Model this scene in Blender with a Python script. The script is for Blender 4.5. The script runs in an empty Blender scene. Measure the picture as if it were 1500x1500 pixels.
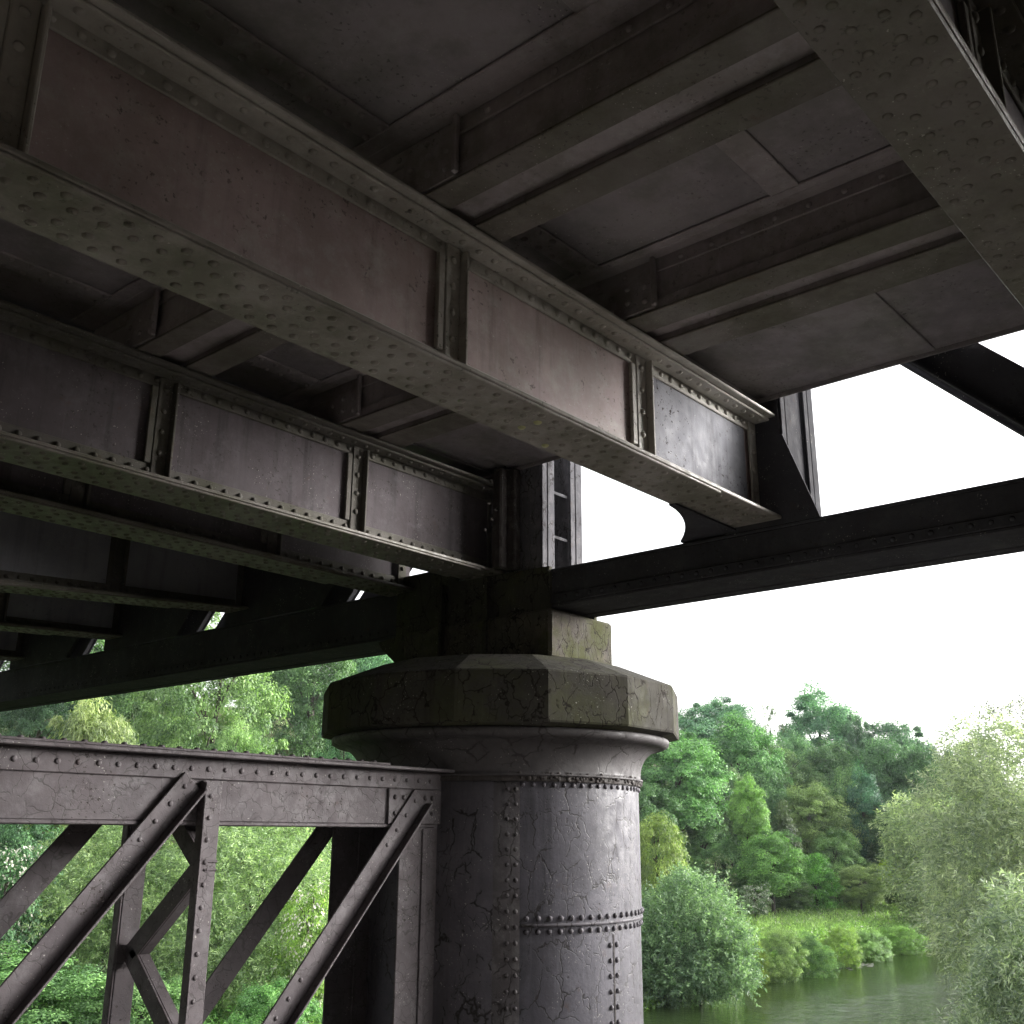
import bpy, bmesh, math, random
import numpy as np
from mathutils import Vector, Matrix

random.seed(7)
rng = np.random.default_rng(11)
C = bpy.context.scene.collection
SC = bpy.context.scene
SC.render.film_transparent = False

# ------------------------------------------------------------------ camera
F, HD, PT, RL = 1532.195, .711885, .297536, -.0060469


def cam_axes():
    fw = np.array([math.cos(PT) * math.cos(HD), math.cos(PT) * math.sin(HD), math.sin(PT)])
    rt = np.array([math.sin(HD), -math.cos(HD), 0.0])
    dn = np.cross(fw, rt)
    c, s = math.cos(RL), math.sin(RL)
    return np.array([c * rt + s * dn, -s * rt + c * dn, fw])


R = cam_axes()
cam_d = bpy.data.cameras.new('camera')
cam = bpy.data.objects.new('camera', cam_d)
C.objects.link(cam)
cam_d.sensor_fit = 'HORIZONTAL'
cam_d.sensor_width = 36
cam_d.lens = 36 * F / 1500
cam_d.clip_start = .05
cam_d.clip_end = 3000
m = Matrix.Identity(4)
for i in range(3):
    m[i][0], m[i][1], m[i][2] = R[0][i], -R[1][i], -R[2][i]
cam.matrix_world = m
SC.camera = cam


def ray(px, py):
    d = R.T @ np.array([(px - 750) / F, (py - 750) / F, 1])
    return d / math.hypot(d[0], d[1])


# ------------------------------------------------------------------ light
SUN_EL, SUN_AZ = math.radians(12), math.radians(-31)      # azimuth measured from +X toward +Y
w = bpy.data.worlds.new('World')
SC.world = w
w.use_nodes = True
nt = w.node_tree
bg = nt.nodes['Background']
sky = nt.nodes.new('ShaderNodeTexSky')
sky.sky_type = 'NISHITA'
sky.sun_disc = False
sky.sun_elevation = SUN_EL
sky.sun_rotation = math.pi / 2 - SUN_AZ
sky.dust_density = 4
sky.air_density = 1
hs = nt.nodes.new('ShaderNodeHueSaturation')
hs.inputs['Saturation'].default_value = .12
nt.links.new(sky.outputs[0], hs.inputs['Color'])
nt.links.new(hs.outputs[0], bg.inputs['Color'])
bg.inputs['Strength'].default_value = .15
sd = bpy.data.lights.new('sun', 'SUN')
sd.energy = .62
sd.angle = math.radians(20)
sd.color = (1, .985, .985)
so = bpy.data.objects.new('sun', sd)
C.objects.link(so)
sv = Vector((math.cos(SUN_EL) * math.cos(SUN_AZ), math.cos(SUN_EL) * math.sin(SUN_AZ), math.sin(SUN_EL)))
so.rotation_euler = sv.to_track_quat('Z', 'Y').to_euler()
so.location = (0, -20, 30)
SC.view_settings.view_transform = 'Standard'
SC.view_settings.look = 'None'
SC.view_settings.exposure = 2.45
SC.view_settings.gamma = 1
SC.cycles.max_bounces = 8
SC.cycles.diffuse_bounces = 5
SC.cycles.transparent_max_bounces = 4
SC.cycles.use_denoising = True


# ------------------------------------------------------------------ node helper
class N:
    def __init__(s, name):
        s.m = bpy.data.materials.new(name)
        s.m.use_nodes = True
        s.t = s.m.node_tree
        s.b = s.t.nodes['Principled BSDF']
        s.o = s.t.nodes['Material Output']
        g = s.t.nodes.new('ShaderNodeNewGeometry')
        s.pos = g.outputs['Position']
        s.nrm = g.outputs['Normal']

    def put(s, sock, v):
        if isinstance(v, bpy.types.NodeSocket):
            s.t.links.new(v, sock)
        else:
            if isinstance(v, tuple) and len(v) == 3 and sock.type == 'RGBA':
                v = (*v, 1)
            sock.default_value = v

    def scale(s, v, xyz):
        n = s.t.nodes.new('ShaderNodeVectorMath')
        n.operation = 'MULTIPLY'
        s.put(n.inputs[0], v)
        n.inputs[1].default_value = xyz
        return n.outputs[0]

    def noise(s, scale, detail=5, rough=.6, vec=None, out='Fac'):
        n = s.t.nodes.new('ShaderNodeTexNoise')
        s.put(n.inputs['Vector'], vec or s.pos)
        n.inputs['Scale'].default_value = scale
        n.inputs['Detail'].default_value = detail
        n.inputs['Roughness'].default_value = rough
        return n.outputs[out]

    def ramp(s, v, a, b, lo=0., hi=1.):
        n = s.t.nodes.new('ShaderNodeMapRange')
        n.interpolation_type = 'SMOOTHSTEP'
        s.put(n.inputs[0], v)
        for i, q in enumerate((a, b, lo, hi)):
            n.inputs[1 + i].default_value = q
        return n.outputs[0]

    def math(s, op, a, b):
        n = s.t.nodes.new('ShaderNodeMath')
        n.operation = op
        s.put(n.inputs[0], a)
        s.put(n.inputs[1], b)
        return n.outputs[0]

    def mix(s, f, a, b, mode='MIX'):
        n = s.t.nodes.new('ShaderNodeMix')
        n.data_type = 'RGBA'
        n.blend_type = mode
        s.put(n.inputs[0], f)
        s.put(n.inputs[6], a)
        s.put(n.inputs[7], b)
        return n.outputs[2]

    def crack(s, scale, width, mask=None, stretch=(1, 1, 1), warp=.12):
        nv = s.noise(3.5, 4, .6, out='Color')
        a = s.t.nodes.new('ShaderNodeVectorMath')
        a.operation = 'MULTIPLY_ADD'
        s.put(a.inputs[0], nv)
        a.inputs[1].default_value = (warp, warp, warp)
        s.put(a.inputs[2], s.scale(s.pos, stretch))
        v = s.t.nodes.new('ShaderNodeTexVoronoi')
        v.feature = 'DISTANCE_TO_EDGE'
        v.inputs['Scale'].default_value = scale
        s.put(v.inputs['Vector'], a.outputs[0])
        c = s.ramp(v.outputs['Distance'], 0, width, 1, 0)
        if mask is not None:
            c = s.math('MULTIPLY', c, mask)
        return c

    def bump(s, h, strength, dist=.01, nrm=None):
        n = s.t.nodes.new('ShaderNodeBump')
        n.inputs['Strength'].default_value = strength
        n.inputs['Distance'].default_value = dist
        s.put(n.inputs['Height'], h)
        if nrm is not None:
            s.put(n.inputs['Normal'], nrm)
        return n.outputs[0]

    def done(s, col, rough=.55, bump=None, spec=.4):
        s.put(s.b.inputs['Base Color'], col)
        s.put(s.b.inputs['Roughness'], rough)
        s.b.inputs['Specular IOR Level'].default_value = spec
        if bump is not None:
            s.put(s.b.inputs['Normal'], bump)
        return s.m


def paint(name, base, alt, dust, dust_amt=.5, chip=.5, streak=.4, crack=0, crack_scale=6, rough=.5, moss=0,
          crack_stretch=(1, 1, .6), crack_w=.045, chipcol=(.03, .024, .02), spec=.25, rust=.35):
    n = N(name)
    c = n.mix(n.ramp(n.noise(1.7, 6, .65), .35, .65), base, alt)
    sv_ = n.scale(n.pos, (11, 11, .8))
    st = n.ramp(n.noise(1., 5, .65, sv_), .5, .72)
    c = n.mix(n.math('MULTIPLY', st, streak), c, tuple(q * .45 for q in base))
    st2 = n.ramp(n.noise(1.7, 4, .7, n.scale(n.pos, (13, 13, .6))), .56, .75)
    c = n.mix(n.math('MULTIPLY', st2, streak * .5), c, dust)
    d = n.ramp(n.noise(7, 9, .75), .48, .68)
    c = n.mix(n.math('MULTIPLY', d, dust_amt), c, dust)
    if moss:
        mm = n.math('MULTIPLY', n.ramp(n.noise(2.3, 7, .7), .42, .62), moss)
        c = n.mix(mm, c, (.058, .062, .026))
    sp = n.math('MULTIPLY', n.ramp(n.noise(46, 3, .6), .6, .67), n.ramp(n.noise(2.6, 4, .6), .46, .6))
    c = n.mix(n.math('MULTIPLY', sp, chip), c, chipcol)
    ru = n.math('MULTIPLY', n.ramp(n.noise(9, 8, .75), .58, .70), n.ramp(n.noise(1.3, 4, .6), .45, .62))
    c = n.mix(n.math('MULTIPLY', ru, rust), c, (.10, .052, .03))
    ws = n.math('MULTIPLY', n.ramp(n.noise(90, 2, .5), .67, .71), n.ramp(n.noise(5, 3, .6), .5, .6))
    c = n.mix(n.math('MULTIPLY', ws, .55), c, (.5, .48, .43))
    h = n.math('MULTIPLY_ADD', n.noise(30, 6, .7), .5)
    h = n.math('SUBTRACT', h, n.math('MULTIPLY', sp, .35))
    if crack:
        k = n.crack(crack_scale, crack_w, n.ramp(n.noise(4.2, 5, .65), .42, .51), crack_stretch, .2)
        k2 = n.crack(crack_scale * 2.7, crack_w * 1.3, n.ramp(n.noise(5.1, 5, .65), .52, .62), crack_stretch, .1)
        k = n.math('MAXIMUM', k, n.math('MULTIPLY', k2, .75))
        k = n.math('MULTIPLY', k, crack)
        c = n.mix(k, c, (.018, .015, .013))
        h = n.math('SUBTRACT', h, n.math('MULTIPLY', k, .35))
    r = n.ramp(n.noise(12, 5, .7), .3, .7, rough - .1, rough + .22)
    return n.done(c, r, n.bump(h, .55, .006), spec)


P_WEB_GLOW = paint('glow_web_paint', (.41, .325, .32), (.335, .255, .255), (.46, .43, .41), .5, .6, .5, moss=.22)  # main girder's web colour raised to carry the glow of light on it
P_ANG_SHADE = paint('shaded_angle_paint', (.125, .117, .105), (.09, .083, .075), (.17, .16, .145), .6, .6, .25, moss=.35, rough=.75, spec=.1)  # darker copy of the angle paint, shade put into the colour
P_END = paint('end_panel_paint', (.22, .222, .245), (.16, .16, .178), (.27, .27, .285), .5, 1, .6, rough=.7, spec=.12)
P_SHEEN = paint('sky_sheen_web_paint', (.34, .34, .375), (.27, .27, .3), (.38, .38, .4), .4, .5, .5, rough=.6, spec=.2)  # sky sheen on the far webs put into a paler, bluer colour
P_WEB_SHADE = paint('shaded_web_paint', (.105, .092, .098), (.08, .068, .072), (.15, .143, .147), .4, .5, .6, rough=.75, spec=.1)  # darker copy of the web paint for girders that get less light
P_SFL = paint('stringer_flange_paint', (.155, .138, .125), (.118, .106, .09), (.20, .19, .16), .5, .5, .1, moss=.4)
P_ANG_GLOW = paint('glow_angle_paint', (.42, .40, .36), (.33, .31, .275), (.48, .46, .42), .75, .6, .25, moss=.25)  # dusty paint, lifted further to stand in for the lit glow
P_FLG = paint('girder_flange_paint', (.27, .245, .225), (.20, .18, .16), (.33, .31, .275), .5, .5, .1, moss=.45)
P_DECK = paint('deck_plate_paint', (.26, .232, .24), (.19, .17, .178), (.29, .28, .265), .4, .6, 0, moss=.3)
P_STR = paint('stringer_paint', (.33, .29, .295), (.25, .22, .225), (.39, .37, .36), .5, .4, .3, moss=.35)
P_TRUSS = paint('truss_paint', (.052, .052, .058), (.04, .039, .043), (.09, .088, .086), .35, .5, .3, rough=.85, spec=.06)
P_POST = paint('weathered_post_paint', (.135, .132, .14), (.09, .088, .096), (.19, .185, .19), .5, .6, .9, crack=.8,
               crack_scale=14, crack_stretch=(1, 1, .12), rough=.85, spec=.06)
P_COL = paint('column_paint', (.092, .087, .103), (.062, .058, .068), (.15, .146, .165), .35, .6, .95, crack=.9,
              crack_scale=7, crack_w=.032, rough=.5)
P_COLD = paint('old_column_paint', (.112, .104, .117), (.08, .073, .083), (.155, .148, .158), .3, .6, .5, crack=1,
               crack_scale=6.5, crack_w=.045, rough=.6)
P_STRAP = paint('strap_paint', (.085, .077, .082), (.06, .052, .053), (.17, .165, .16), .45, .8, .8, crack=.8, crack_scale=8, rough=.65)
P_RUST = paint('rusted_seam_paint', (.058, .05, .047), (.04, .033, .03), (.15, .14, .13), .45, .9, .9, crack=.6, crack_scale=8, rough=.75)
P_CAP = paint('capital_paint', (.064, .059, .052), (.047, .045, .038), (.09, .085, .068), .4, .5, .8, crack=1,
              crack_scale=9, rough=.85, spec=.08, moss=.5, crack_stretch=(1, 1, .55))
P_CAPB = paint('capital_moulding_paint', (.075, .068, .07), (.055, .05, .05), (.11, .102, .1), .35, .5, .4, crack=.9,
               crack_scale=4.5, rough=.6, crack_stretch=(1, 1, 1.5))
P_BLK = paint('bearing_block_paint', (.095, .085, .077), (.065, .058, .05), (.14, .125, .10), .6, .7, .6, crack=1,
              crack_scale=13, rough=.85, spec=.08, moss=.85, crack_stretch=(1, 1, .4))
P_BRC = paint('bracing_paint', (.095, .081, .085), (.066, .056, .06), (.155, .146, .15), .5, 1, .2, crack=.5,
              crack_scale=11, crack_stretch=(1, 1, 1), rough=.6)
P_LICH = paint('lichen_rivet', (.42, .40, .19), (.36, .36, .2), (.4, .4, .3), .4, .3, 0)


# ------------------------------------------------------------------ mesh builder
class MB:
    def __init__(s):
        s.v, s.f, s.mi, s.sm = [], [], [], []

    def add(s, vs, fs, mi=0, smooth=False):
        o = len(s.v)
        s.v += [tuple(q) for q in vs]
        for f in fs:
            s.f.append([o + i for i in f])
            s.mi.append(mi)
            s.sm.append(smooth)

    def hexa(s, p, mi=0, c=.004):
        """box from 8 corners, index = x + 2y + 4z, edges chamfered by c"""
        p = [Vector(q) for q in p]
        vs, idx = [], {}
        L = [(p[1] - p[0]).length, (p[2] - p[0]).length, (p[4] - p[0]).length]
        cc = [min(c / max(l, 1e-6), .3) for l in L]
        for k in range(8):
            b = [k & 1, (k >> 1) & 1, (k >> 2) & 1]
            for ax in range(3):
                t = [0, 0, 0]
                for a in range(3):
                    t[a] = b[a] if a == ax else (cc[a] if b[a] == 0 else 1 - cc[a])
                q = Vector((0, 0, 0))
                for j in range(8):
                    wgt = 1
                    for a in range(3):
                        wgt *= t[a] if (j >> a) & 1 else 1 - t[a]
                    q += p[j] * wgt
                idx[(k, ax)] = len(vs)
                vs.append(q)
        fs = []
        for ax in range(3):
            a1, a2 = [(1, 2), (2, 0), (0, 1)][ax]
            for side in (0, 1):
                r_ = []
                for b1, b2 in ((0, 0), (1, 0), (1, 1), (0, 1)):
                    r_.append(idx[((side << ax) | (b1 << a1) | (b2 << a2), ax)])
                fs.append(r_ if side else r_[::-1])
        for ax in range(3):
            a1, a2 = [(1, 2), (2, 0), (0, 1)][ax]
            for b1 in (0, 1):
                for b2 in (0, 1):
                    k0 = (b1 << a1) | (b2 << a2)
                    k1 = k0 | (1 << ax)
                    r_ = [idx[(k0, a1)], idx[(k1, a1)], idx[(k1, a2)], idx[(k0, a2)]]
                    fs.append(r_ if (b1 ^ b2) else r_[::-1])
        for k in range(8):
            r_ = [idx[(k, 0)], idx[(k, 1)], idx[(k, 2)]]
            par = bin(k).count('1') & 1
            fs.append(r_ if par else r_[::-1])
        s.add(vs, fs, mi)

    def box(s, x0, x1, y0, y1, z0, z1, mi=0, c=.004):
        s.hexa([(x, y, z) for z in (z0, z1) for y in (y0, y1) for x in (x0, x1)], mi, c)

    def bar(s, a, b, side, up, w_, t_, mi=0, c=.003):
        """bar from a to b; side, up = unit vectors of width w_ and thickness t_ (centred)"""
        a, b, side, up = Vector(a), Vector(b), Vector(side).normalized(), Vector(up).normalized()
        ps = []
        for u in (-.5, .5):
            for v in (-.5, .5):
                for e in (a, b):
                    ps.append(e + side * (v * w_) + up * (u * t_))
        d = (b - a)
        if d.cross(side).dot(up) < 0:
            ps = [ps[4], ps[5], ps[6], ps[7], ps[0], ps[1], ps[2], ps[3]]
        s.hexa(ps, mi, c)

    def prism(s, poly, n, t, mi=0):
        """flat polygon (list of 3D points) given thickness t along n"""
        n = Vector(n)
        k = len(poly)
        vs = [Vector(q) for q in poly] + [Vector(q) + n * t for q in poly]
        fs = [list(range(k))[::-1], list(range(k, 2 * k))]
        for i in range(k):
            j = (i + 1) % k
            fs.append([i, j, j + k, i + k])
        s.add(vs, fs, mi)

    def rivet(s, p, n, r=.017, h=.013, mi=0, seg=8):
        p, n = Vector(p), Vector(n).normalized()
        r = r * random.uniform(.93, 1.07)
        a = n.orthogonal().normalized()
        b = n.cross(a)
        vs = []
        for rr, hh in ((1., -.1), (.93, .38), (.62, .82)):
            for i in range(seg):
                t = 2 * math.pi * i / seg
                vs.append(p + a * (r * rr * math.cos(t)) + b * (r * rr * math.sin(t)) + n * (h * hh))
        vs.append(p + n * h)
        fs = []
        for q in (0, 1):
            for i in range(seg):
                j = (i + 1) % seg
                fs.append([q * seg + i, q * seg + j, (q + 1) * seg + j, (q + 1) * seg + i])
        for i in range(seg):
            fs.append([2 * seg + i, 2 * seg + (i + 1) % seg, 3 * seg])
        s.add(vs, fs, mi, True)

    def rivets(s, a, b, n, pitch=.1, r=.017, mi=0, h=.013, off=.5):
        a, b = Vector(a), Vector(b)
        L = (b - a).length
        k = max(1, int(L / pitch))
        for i in range(k):
            q = a.lerp(b, (i + off) / k)
            s.rivet(q, n, r, h, mi)

    def lathe(s, prof, cx, cy, a0=0, a1=360, seg=72, mi=0, smooth=True, ngon=None):
        n = ngon or seg
        full = abs(a1 - a0 - 360) < 1e-6
        cols = n if full else n + 1
        vs = []
        for r, z in prof:
            for i in range(cols):
                t = math.radians(a0 + (a1 - a0) * i / n)
                vs.append((cx + r * math.cos(t), cy + r * math.sin(t), z))
        fs = []
        for q in range(len(prof) - 1):
            for i in range(n):
                j = (i + 1) % cols
                fs.append([q * cols + i, q * cols + j, (q + 1) * cols + j, (q + 1) * cols + i])
        s.add(vs, fs, mi, smooth)

    def warp(s, fn):
        s.v = [fn(*q) for q in s.v]
        return s

    def build(s, name, mats, parent=None, origin=None):
        me = bpy.data.meshes.new(name)
        o_ = Vector(origin) if origin is not None else (parent_origin(parent) if parent else Vector((0, 0, 0)))
        me.from_pydata([tuple(Vector(q) - o_) for q in s.v], [], s.f)
        me.polygons.foreach_set('material_index', s.mi)
        me.polygons.foreach_set('use_smooth', s.sm)
        for mt in (mats if isinstance(mats, (list, tuple)) else [mats]):
            me.materials.append(mt)
        bm = bmesh.new()
        bm.from_mesh(me)
        bmesh.ops.recalc_face_normals(bm, faces=bm.faces)
        bm.to_mesh(me)
        bm.free()
        me.update()
        o = bpy.data.objects.new(name, me)
        C.objects.link(o)
        if parent:
            o.parent = parent
        else:
            o.location = o_
        return o


def parent_origin(p):
    v = Vector((0, 0, 0))
    while p is not None:
        v += Vector(p.location)
        p = p.parent
    return v


def tag(o, label=None, cat=None, group=None, kind=None):
    if label:
        o['label'] = label
    if cat:
        o['category'] = cat
    if group:
        o['group'] = group
    if kind:
        o['kind'] = kind
    return o


def empty(name, loc, label, cat, group=None):
    o = bpy.data.objects.new(name, None)
    o.empty_display_size = .3
    C.objects.link(o)
    o.location = loc
    return tag(o, label, cat, group)


# ------------------------------------------------------------------ the bridge
ZB, ZT, ZD, ZE = 1.75, 2.42, 2.72, 2.534
XW, XE = -4.0, 5.44
bridge = empty('railway_bridge', (3.44, 5.37, 1.42),
               'old riveted iron railway bridge seen from below, resting on the round column',
               'bridge')


def girder(yc, wd, label, ztilt=None, stiffs=(1.0, 2.83, 4.235), xend=5.50, cover=None, lich=False, fine=True, mats=None):
    mw_, ma_, mf_ = mats or ((P_SHEEN if yc > 6 else P_WEB_SHADE), P_ANG_SHADE, P_SFL)
    """one plate girder across the bridge at yc, flange width wd"""
    hw = wd / 2
    mb = MB()
    yw = .006

    def ysgn(s_, q):
        return yc + s_ * q
    mb.box(XW, xend, yc - yw, yc + yw, ZB + .024, ZT - .024, 0, .002)                 # web plate
    for s_ in (-1, 1):
        # angles riveted to the web, upright legs then flat legs
        mb.box(XW, xend - .002, *sorted((ysgn(s_, yw), ysgn(s_, yw + .014))), ZT - .098, ZT - .024, 1)
        mb.box(XW, xend - .002, *sorted((ysgn(s_, yw), ysgn(s_, yw + .014))), ZB + .024, ZB + .125, 1)
        mb.box(XW, xend - .003, *sorted((ysgn(s_, yw + .014), ysgn(s_, min(.125, hw - .01)))), ZT - .040, ZT - .025, 1)
        mb.box(XW, xend - .003, *sorted((ysgn(s_, yw + .014), ysgn(s_, min(.125, hw - .01)))), ZB + .025, ZB + .040, 1)
    if fine:
        x0 = .6 if yc < 6 else 1.2
        mb.rivets((x0, yc - yw - .014, ZT - .066), (xend - .05, yc - yw - .014, ZT - .066), (0, -1, 0), .098, .018, 1)
        mb.rivets((x0 + .05, yc - .082, ZT - .040), (xend - .05, yc - .082, ZT - .040), (0, 0, -1), .098, .018, 1)
        mb.rivets((x0, yc - yw - .014, ZB + .085), (xend - .05, yc - yw - .014, ZB + .085), (0, -1, 0), .098, .018, 1)
    parts = [('cross_girder', mb, [mw_, ma_])]
    fb = MB()
    fb.box(XW, xend, yc - hw, yc + hw, ZB + .004, ZB + .024, 0)
    ce = cover if cover else xend - .7
    fb.box(XW, ce, yc - hw + .006, yc + hw - .006, ZB - .010, ZB + .004, 0)
    if fine:
        for k, q in enumerate((-.66, -.28, .28, .66)):
            n0 = int((ce - .4) / .098)
            for i in range(n0):
                x = .35 + (i + (.5 if k in (1, 2) else 0)) * .098
                if x < ce - .02:
                    li = lich and random.random() < .06 and 2.6 < x < 3.9
                    fb.rivet((x, yc + q * hw, ZB - .010), (0, 0, -1), .019 if yc > 1 else .015, .011 if yc > 1 else .004, 1 if li else 0)
            for i in range(6):
                x = ce + .06 + i * .1
                if x < xend - .05:
                    fb.rivet((x, yc + q * hw, ZB + .004), (0, 0, -1), .018, .013, 0)
    parts.append(('bottom_flange', fb, [mf_, P_LICH]))
    ft = MB()
    ft.box(XW, xend, yc - hw, yc + hw, ZT - .024, ZT - .006, 0)
    parts.append(('top_flange', ft, [ma_]))
    sts = []
    for x in list(stiffs) + [xend - .075]:
        sb = MB()
        ya = yc - yw - .0145
        last = x > xend - .2
        sb.box(x - .075, x + .01, ya - .014, ya, ZB + .042, ZT - .042, 0)             # leg on the web
        if not last:
            sb.box(x + .012, x + .028, ya - .050, ya - .001, ZB + .042, ZT - .055, 0)   # outstanding leg
            sb.box(x - .115, x - .076, ya - .010, ya + .013, ZB + .126, ZT - .10, 0)
        if fine:
            sb.rivets((x - .035, ya - .014, ZB + .13), (x - .035, ya - .014, ZT - .05), (0, -1, 0), .098, .018)
        sts.append(sb)

    if lich:
        eb = MB()
        eb.box(stiffs[-1] + .05, xend - .17, yc - yw - .0035, yc - yw - .0006, ZB + .127, ZT - .10, 0, .001)
        parts.append(('end_panel', eb, [P_END]))

    def wf(x, y, z):
        k = ztilt[0] + ztilt[1] * (x - 3.24)
        return (x, y, z + (k - ZB) * (ZT - z) / (ZT - ZB))
    root = None
    for nm, b, mt in parts:
        if ztilt:
            b.warp(wf)
        if root is None:
            root = bpy.data.objects.new(nm, None)
            root = b.build(nm, mt, bridge)
            tag(root, label)
        else:
            b.build(nm, mt, root)
    for b in sts:
        if ztilt:
            b.warp(wf)
        b.build('stiffener', ma_, root)
    return root


YA = 2.78
girder(-1.485, .30, 'cross girder behind the viewpoint', fine=False)
girder(.655, .275, 'cross girder overhead in the upper right corner', cover=5.3)
girder(YA, .33, 'large cross girder with pinkish web panels toned as if lit, crossing the middle', lich=True, cover=4.75, mats=(P_WEB_GLOW, P_ANG_GLOW, P_FLG))
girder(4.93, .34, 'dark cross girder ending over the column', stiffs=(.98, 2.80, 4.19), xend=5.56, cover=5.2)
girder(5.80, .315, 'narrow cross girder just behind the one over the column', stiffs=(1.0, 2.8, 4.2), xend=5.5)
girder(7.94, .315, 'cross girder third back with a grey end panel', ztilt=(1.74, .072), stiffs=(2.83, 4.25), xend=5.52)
girder(10.08, .315, 'cross girder fourth back, end panel tinted like sky sheen', ztilt=(1.79, .045), stiffs=(2.83, 4.25), xend=5.52)
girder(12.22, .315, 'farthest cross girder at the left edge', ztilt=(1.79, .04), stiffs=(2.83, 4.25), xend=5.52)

# stringers under the rails, running along the bridge on top of the cross girders
for x0, x1, sg in ((2.505, 2.637, 1), (2.795, 2.962, -1), (3.90, 4.068, 1), (4.205, 4.415, -1)):
    for ya, yb in ((-6, 5.30), (5.42, 16)):
        mb = MB()
        xw = x0 + .022
        mb.box(x0, x1, ya, yb, ZT, ZT + .016, 0)
        mb.box(xw, xw + .012, ya, yb, ZT + .0165, ZD - .002, 1)
        mb.box(xw - .012, xw - .0005, ya, yb, ZT + .018, ZT + .075, 1)
        # ledge angle carrying the deck plate
        mb.box(xw - .013, xw - .001, ya, yb, ZD - .085, ZD - .004, 1)
        mb.box(xw - .085, xw - .014, ya, yb, ZD - .018, ZD - .005, 1)
        if ya < 0:
            mb.rivets((xw - .013, .9, ZD - .05), (xw - .013, 4.7, ZD - .05), (-1, 0, 0), .16, .016, 1)
            if sg > 0:
                for yq in (.655, YA, 4.93):
                    mb.box(xw - .028, xw - .0135, yq - .32, yq - .02, ZT + .020, ZD - .09, 1)
                    for zz in (ZT + .07, ZT + .15):
                        for yy in (-.27, -.17, -.07):
                            mb.rivet((xw - .028, yq + yy, zz + (.02 if yy == -.17 else 0)), (-1, 0, 0), .017, .012, 1)
                    mb.box(xw - .055, xw - .029, yq - .345, yq - .322, ZT + .020, ZD - .02, 1)
        mb.build('stringer', [P_SFL, P_STR], bridge)

for xa, xb in ((2.618, 2.815), (4.05, 4.225)):  # added plates close the dark slots so they read as lit webs
    for ya, yb in ((-6, 5.30), (5.42, 16)):
        mb = MB()
        mb.box(xa, xb, ya, yb, ZT + .045, ZT + .056, 0)
        mb.build('added_slot_plate', P_STR, bridge)

# deck plates between the stringers with riveted joint strips
for ya, yb in ((-7, 5.30), (5.42, 17)):
    mb = MB()
    mb.box(XW, 4.50, ya, yb, ZD, ZD + .02, 0)
    yq = ya + .9 if ya > 0 else -1.5
    ys = [q for q in (-1.485, -.42, .655, 1.70, YA, 3.86, 4.93) if ya < q < yb] or [5.8, 6.87, 7.94, 9.0, 10.08, 12.2]
    for q in ys:
        for xa, xb in ((-.9, 2.40), (2.99, 3.82)):
            mb.box(xa, xb, q - .07, q + .07, ZD - .013, ZD - .001, 1)
            if ya < 0 and q in (.655, YA, 4.93):
                for dy in (-.045, .045):
                    mb.rivets((max(xa, .5), q + dy, ZD - .013), (xb, q + dy, ZD - .013), (0, 0, -1), .1, .017, 1, .016)
    for xa, xb in ((-.9, 2.40), (2.99, 3.82)):
        mb.box(xb - .03, xb + .05, ya, yb, ZD - .016, ZD - .0015, 1)
    mb.build('deck_plate', [P_DECK, P_STR], bridge)
    mb = MB()
    mb.box(4.43, XE, ya, yb, ZE, ZE + .02, 0)
    mb.box(XE - .012, XE, ya, yb, ZE - .03, ZE - .0005, 0)
    mb.box(4.43, XE, ya, yb, ZD + .022, ZD + .05, 0)
    for q in ys:
        mb.box(4.44, XE - .02, q - .06, q + .06, ZE - .012, ZE - .001, 0)
    mb.build('footway_plate', [P_DECK, P_STR], bridge)

mb = MB()
mb.box(XW, XE, 5.0, 5.75, ZD + .055, ZD + .08, 0)
mb.build('joint_cover', P_DECK, bridge)

# side truss: bottom chord of each span, posts, diagonals
X0, X1 = 5.44, 5.92


def chord(ya, yb, z0, z1, label):
    mb = MB()
    mb.box(X0, X0 + .014, ya, yb, z0 + .02, z1 - .02, 0)
    mb.box(X1 - .014, X1, ya, yb, z0 + .02, z1 - .02, 0)
    mb.box(X0 - .01, X1 + .01, ya, yb, z1 - .0195, z1, 0)
    for xa, xb in ((X0 - .004, X0 + .11), (X1 - .11, X1 + .004)):
        mb.box(xa, xb, ya, yb, z0, z0 + .0195, 0)
    mb.box(X0 + .112, X1 - .112, ya, yb, z0 + .006, z0 + .019, 0)
    mb.box(X0 - .012, X0 - .0005, ya, yb, z0 + .021, z0 + .085, 0)
    mb.rivets((X0 - .012, max(ya, -1), z0 + .055), (X0 - .012, min(yb, 12), z0 + .055), (-1, 0, 0), .1, .015)
    tag(mb.build('bottom_chord', P_TRUSS, bridge), label)


chord(-16, 4.36, 1.462, 1.722, 'bottom chord of the truss running off to the right')
chord(5.70, 22, 1.420, 1.785, 'bottom chord of the truss running off to the left')


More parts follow.
